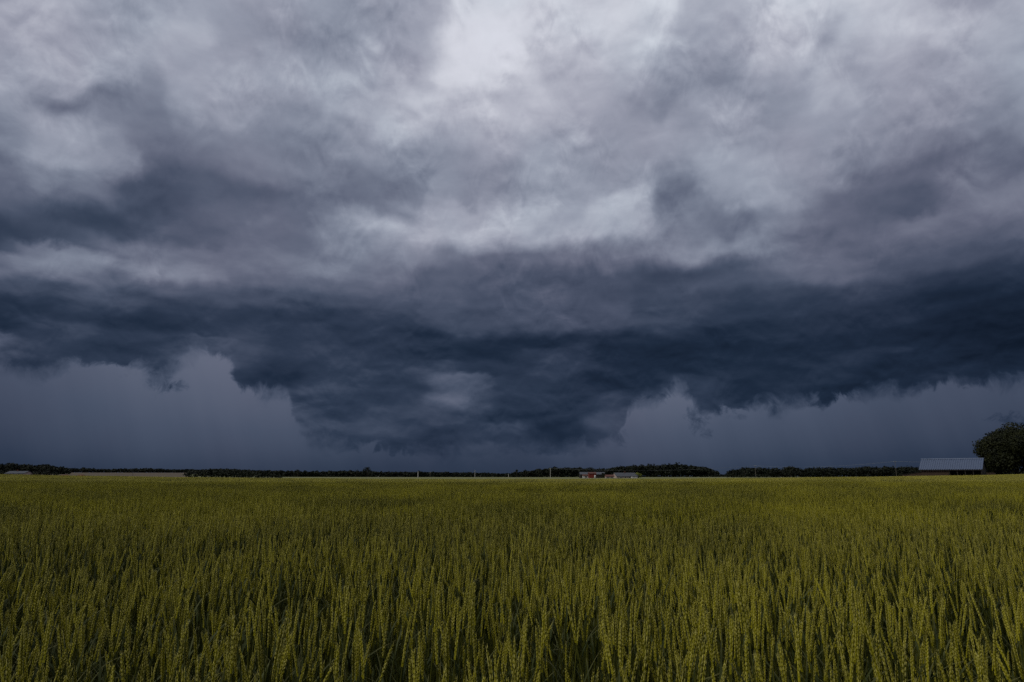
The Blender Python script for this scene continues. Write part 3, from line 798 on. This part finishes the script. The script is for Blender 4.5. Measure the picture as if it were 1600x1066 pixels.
h1, zr, ze, d = house('farmhouse', 959, 993, 425, 739.2, 745.9, 'long farmhouse with grey slate roof and chimney in front of the wood', m_pink, m_slate, 9.0, chimney=0.2, windows=(-4.2, -1.4, 1.6), door=3.4, rz=R(12))
for wx in (-2.0, 2.6):      # roof lights
    sl = (zr - ze) / d; mb = MB(); mb.box((-0.45, -0.5, 0.0), (0.45, 0.5, 0.05), M=Matrix.Translation((wx, -d * 0.5, (zr + ze) / 2 + 0.22)) @ Matrix.Rotation(math.atan(sl), 4, 'X')); mb.build('skylight', m_glass, h1)
house('garden_wall_house', 987, 995, 415, 744.2, 745.4, 'low white-walled outbuilding at the right end of the long farmhouse', m_white, m_slate, 4.0, cat='outbuilding')[0].name = 'outbuilding'
house('annexe', 946, 958, 418, 742.4, 745.0, 'small pinkish annexe with tiled roof left of the long farmhouse', m_pink, m_tile, 5.0, windows=(-1.2, 1.2), cat='house')
house('farm_shed', 906, 944, 452, 738.2, 741.5, 'wide grey-roofed farm shed behind the red shed', m_dark, m_slate, 9.0, cat='shed')
house('white_outhouse', 910.5, 919.5, 432, 742.0, 743.4, 'small white-walled outhouse left of the red shed', m_white, m_tile, 4.0, windows=(0.0,), cat='outbuilding')
house('red_shed', 919.8, 930.5, 428, 738.4, 740.2, 'tall red-clad shed between the white outhouse and dark bush', m_red, m_tile, 6.0, cat='shed')
# white van-height tank beside the red shed
p = spot(929.8, 420); e = empty('storage_tank', p); tag(e, 'small upright white tank in front of the red shed', 'tank')
th = top_h(742.6, p.z, 420); mb = MB(); mb.tube([(0, 0, -0.2), (0, 0, th - 0.3), (0, 0, th - 0.08), (0, 0, th)], [0.55, 0.55, 0.42, 0.12], 14); mb.build('body', m_white, e, True)
mb = MB(); mb.tube([(0.4, -0.38, 0), (0.4, -0.38, th - 0.3)], [0.05, 0.05], 6); mb.build('pipe', m_slate, e)
house('left_house', 15, 44, 425, 736.6, 740.2, 'grey-roofed house among bushes at the left edge of the horizon', m_pink, m_slate, 9.0, chimney=-1.2, windows=(-4, 0, 4))[0].name = 'cottage'
# low rust-brown banks at the near end of the stubble
m_rust = mottled('rusty_earth', (0.06, 0.025, 0.014), (0.13, 0.055, 0.03), 1.2)
for k, (px, w, lab) in enumerate(((101, 5.0, 'longer rust-brown earth heap in front of the tan field'), (127, 4.2, 'shorter rust-brown earth heap at the right end of the pair'))):
    p = spot(px, 300); z_top = top_h(741.6, p.z, 300); rg = np.random.default_rng(60 + k); V = []; nx, ny = 18, 8
    for j in range(ny):
        for i in range(nx):
            a, c = i / (nx - 1) * 2 - 1, j / (ny - 1) * 2 - 1
            V.append((a * w * 0.5, c * 2.0, (z_top + 0.4) * max(0, 1 - a ** 6) * max(0, 1 - c ** 2) * rg.uniform(0.86, 1.04) - 0.4))
    F = [(j * nx + i, j * nx + i + 1, (j + 1) * nx + i + 1, (j + 1) * nx + i) for j in range(ny - 1) for i in range(nx - 1)]
    o = bpy.data.objects.new('earth_heap', np_mesh('earth_heap', V, F, m_rust, True)); COL.objects.link(o); o.location = p; tag(o, lab, 'earth heap', 'rust-brown earth heaps')

# ================================================================== utility poles and wires
m_conc = mottled('pale_concrete', (0.30, 0.29, 0.26), (0.42, 0.40, 0.36), 0.7)
m_wood = mottled('grey_pole_wood', (0.07, 0.06, 0.05), (0.12, 0.11, 0.09), 0.7)
m_wire, b = material('wire'); b.inputs['Base Color'].default_value = (0.16, 0.17, 0.18, 1); b.inputs['Roughness'].default_value = 0.5
m_ins, b = material('insulator'); b.inputs['Base Color'].default_value = (0.45, 0.48, 0.45, 1); b.inputs['Roughness'].default_value = 0.25
poles = [(653, 560, 737.0, 0.62, m_conc, 'thick short white pole, leftmost of the pale poles on the horizon'), (672, 640, 737.5, 0.26, m_wood, 'thin grey pole just right of the thick white pole'),
         (742, 520, 734.5, 0.28, m_conc, 'white pole midway along the long wood, left of centre'), (751, 700, 742.5, 0.26, m_wood, 'faint low post just right of the midway white pole'),
         (794.5, 600, 740.5, 0.42, m_conc, 'short pale pole near the centre of the horizon'), (860, 430, 731.5, 0.30, m_conc, 'tall pale pole left of the farm buildings'),
         (1181, 420, 727.5, 0.26, m_wood, 'slim pole in front of the right-hand wood'), (1401, 330, 720.6, 0.17, m_wood, 'pole carrying wires just left of the barn'),
         (207, 520, 737.5, 0.30, m_wood, 'slim dark pole standing in the tan field'), (591, 500, 744.5, 0.35, m_conc, 'tiny pale post at the far edge of the wheat')]
tops = {}
for px, Y, py, w, mt, lab in poles:
    p = spot(px, Y); h = top_h(py, p.z, Y); e = empty('utility_pole', p); tag(e, lab, 'pole', 'poles along the horizon')
    mb = MB(); mb.tube([(0, 0, -0.5), (0, 0, h * 0.5), (0, 0, h)], [w * 0.6, w * 0.5, w * 0.38], 8); mb.build('shaft', mt, e)
    if h > 4:
        mb = MB(); mb.box((-0.55, -0.06, h - 0.42), (0.55, 0.06, h - 0.30)); arm = mb.build('crossarm', m_wood, e)
        for sx in (-0.48, 0.48):
            mb = MB(); mb.tube([(sx, 0, h - 0.30), (sx, 0, h - 0.18), (sx, 0, h - 0.06)], [0.07, 0.11, 0.05], 8); mb.build('insulator', m_ins, arm)
    tops[px] = p + Vector((0, 0, h - 0.06))
def wire(a, b_, sag, lab):
    for k, dy in enumerate((-0.48, 0.48)):
        pts_ = []
        for i in range(25):
            t = i / 24; q = a.lerp(b_, t); q = q + Vector((dy, 0, -sag * 4 * t * (1 - t))); pts_.append(q - a)
        mb = MB(); mb.tube(pts_, [0.022] * 25, 4); o = mb.build('overhead_wire', m_wire); o.location = a
        tag(o, lab + (', nearer strand' if k else ', farther strand'), 'wire', 'overhead wires')
wire(tops[860], tops[1181], 2.2, 'sagging overhead wire between the tall pale pole and the slim pole')
wire(tops[1181], tops[1401], 1.6, 'overhead wire running from the slim pole to the barn pole')
endp = Vector(((1640 - 800) * KX * 300, 300, hz(205, 300) + 8.2))
wire(tops[1401], endp, 1.0, 'overhead wire running on from the barn pole behind the big tree')
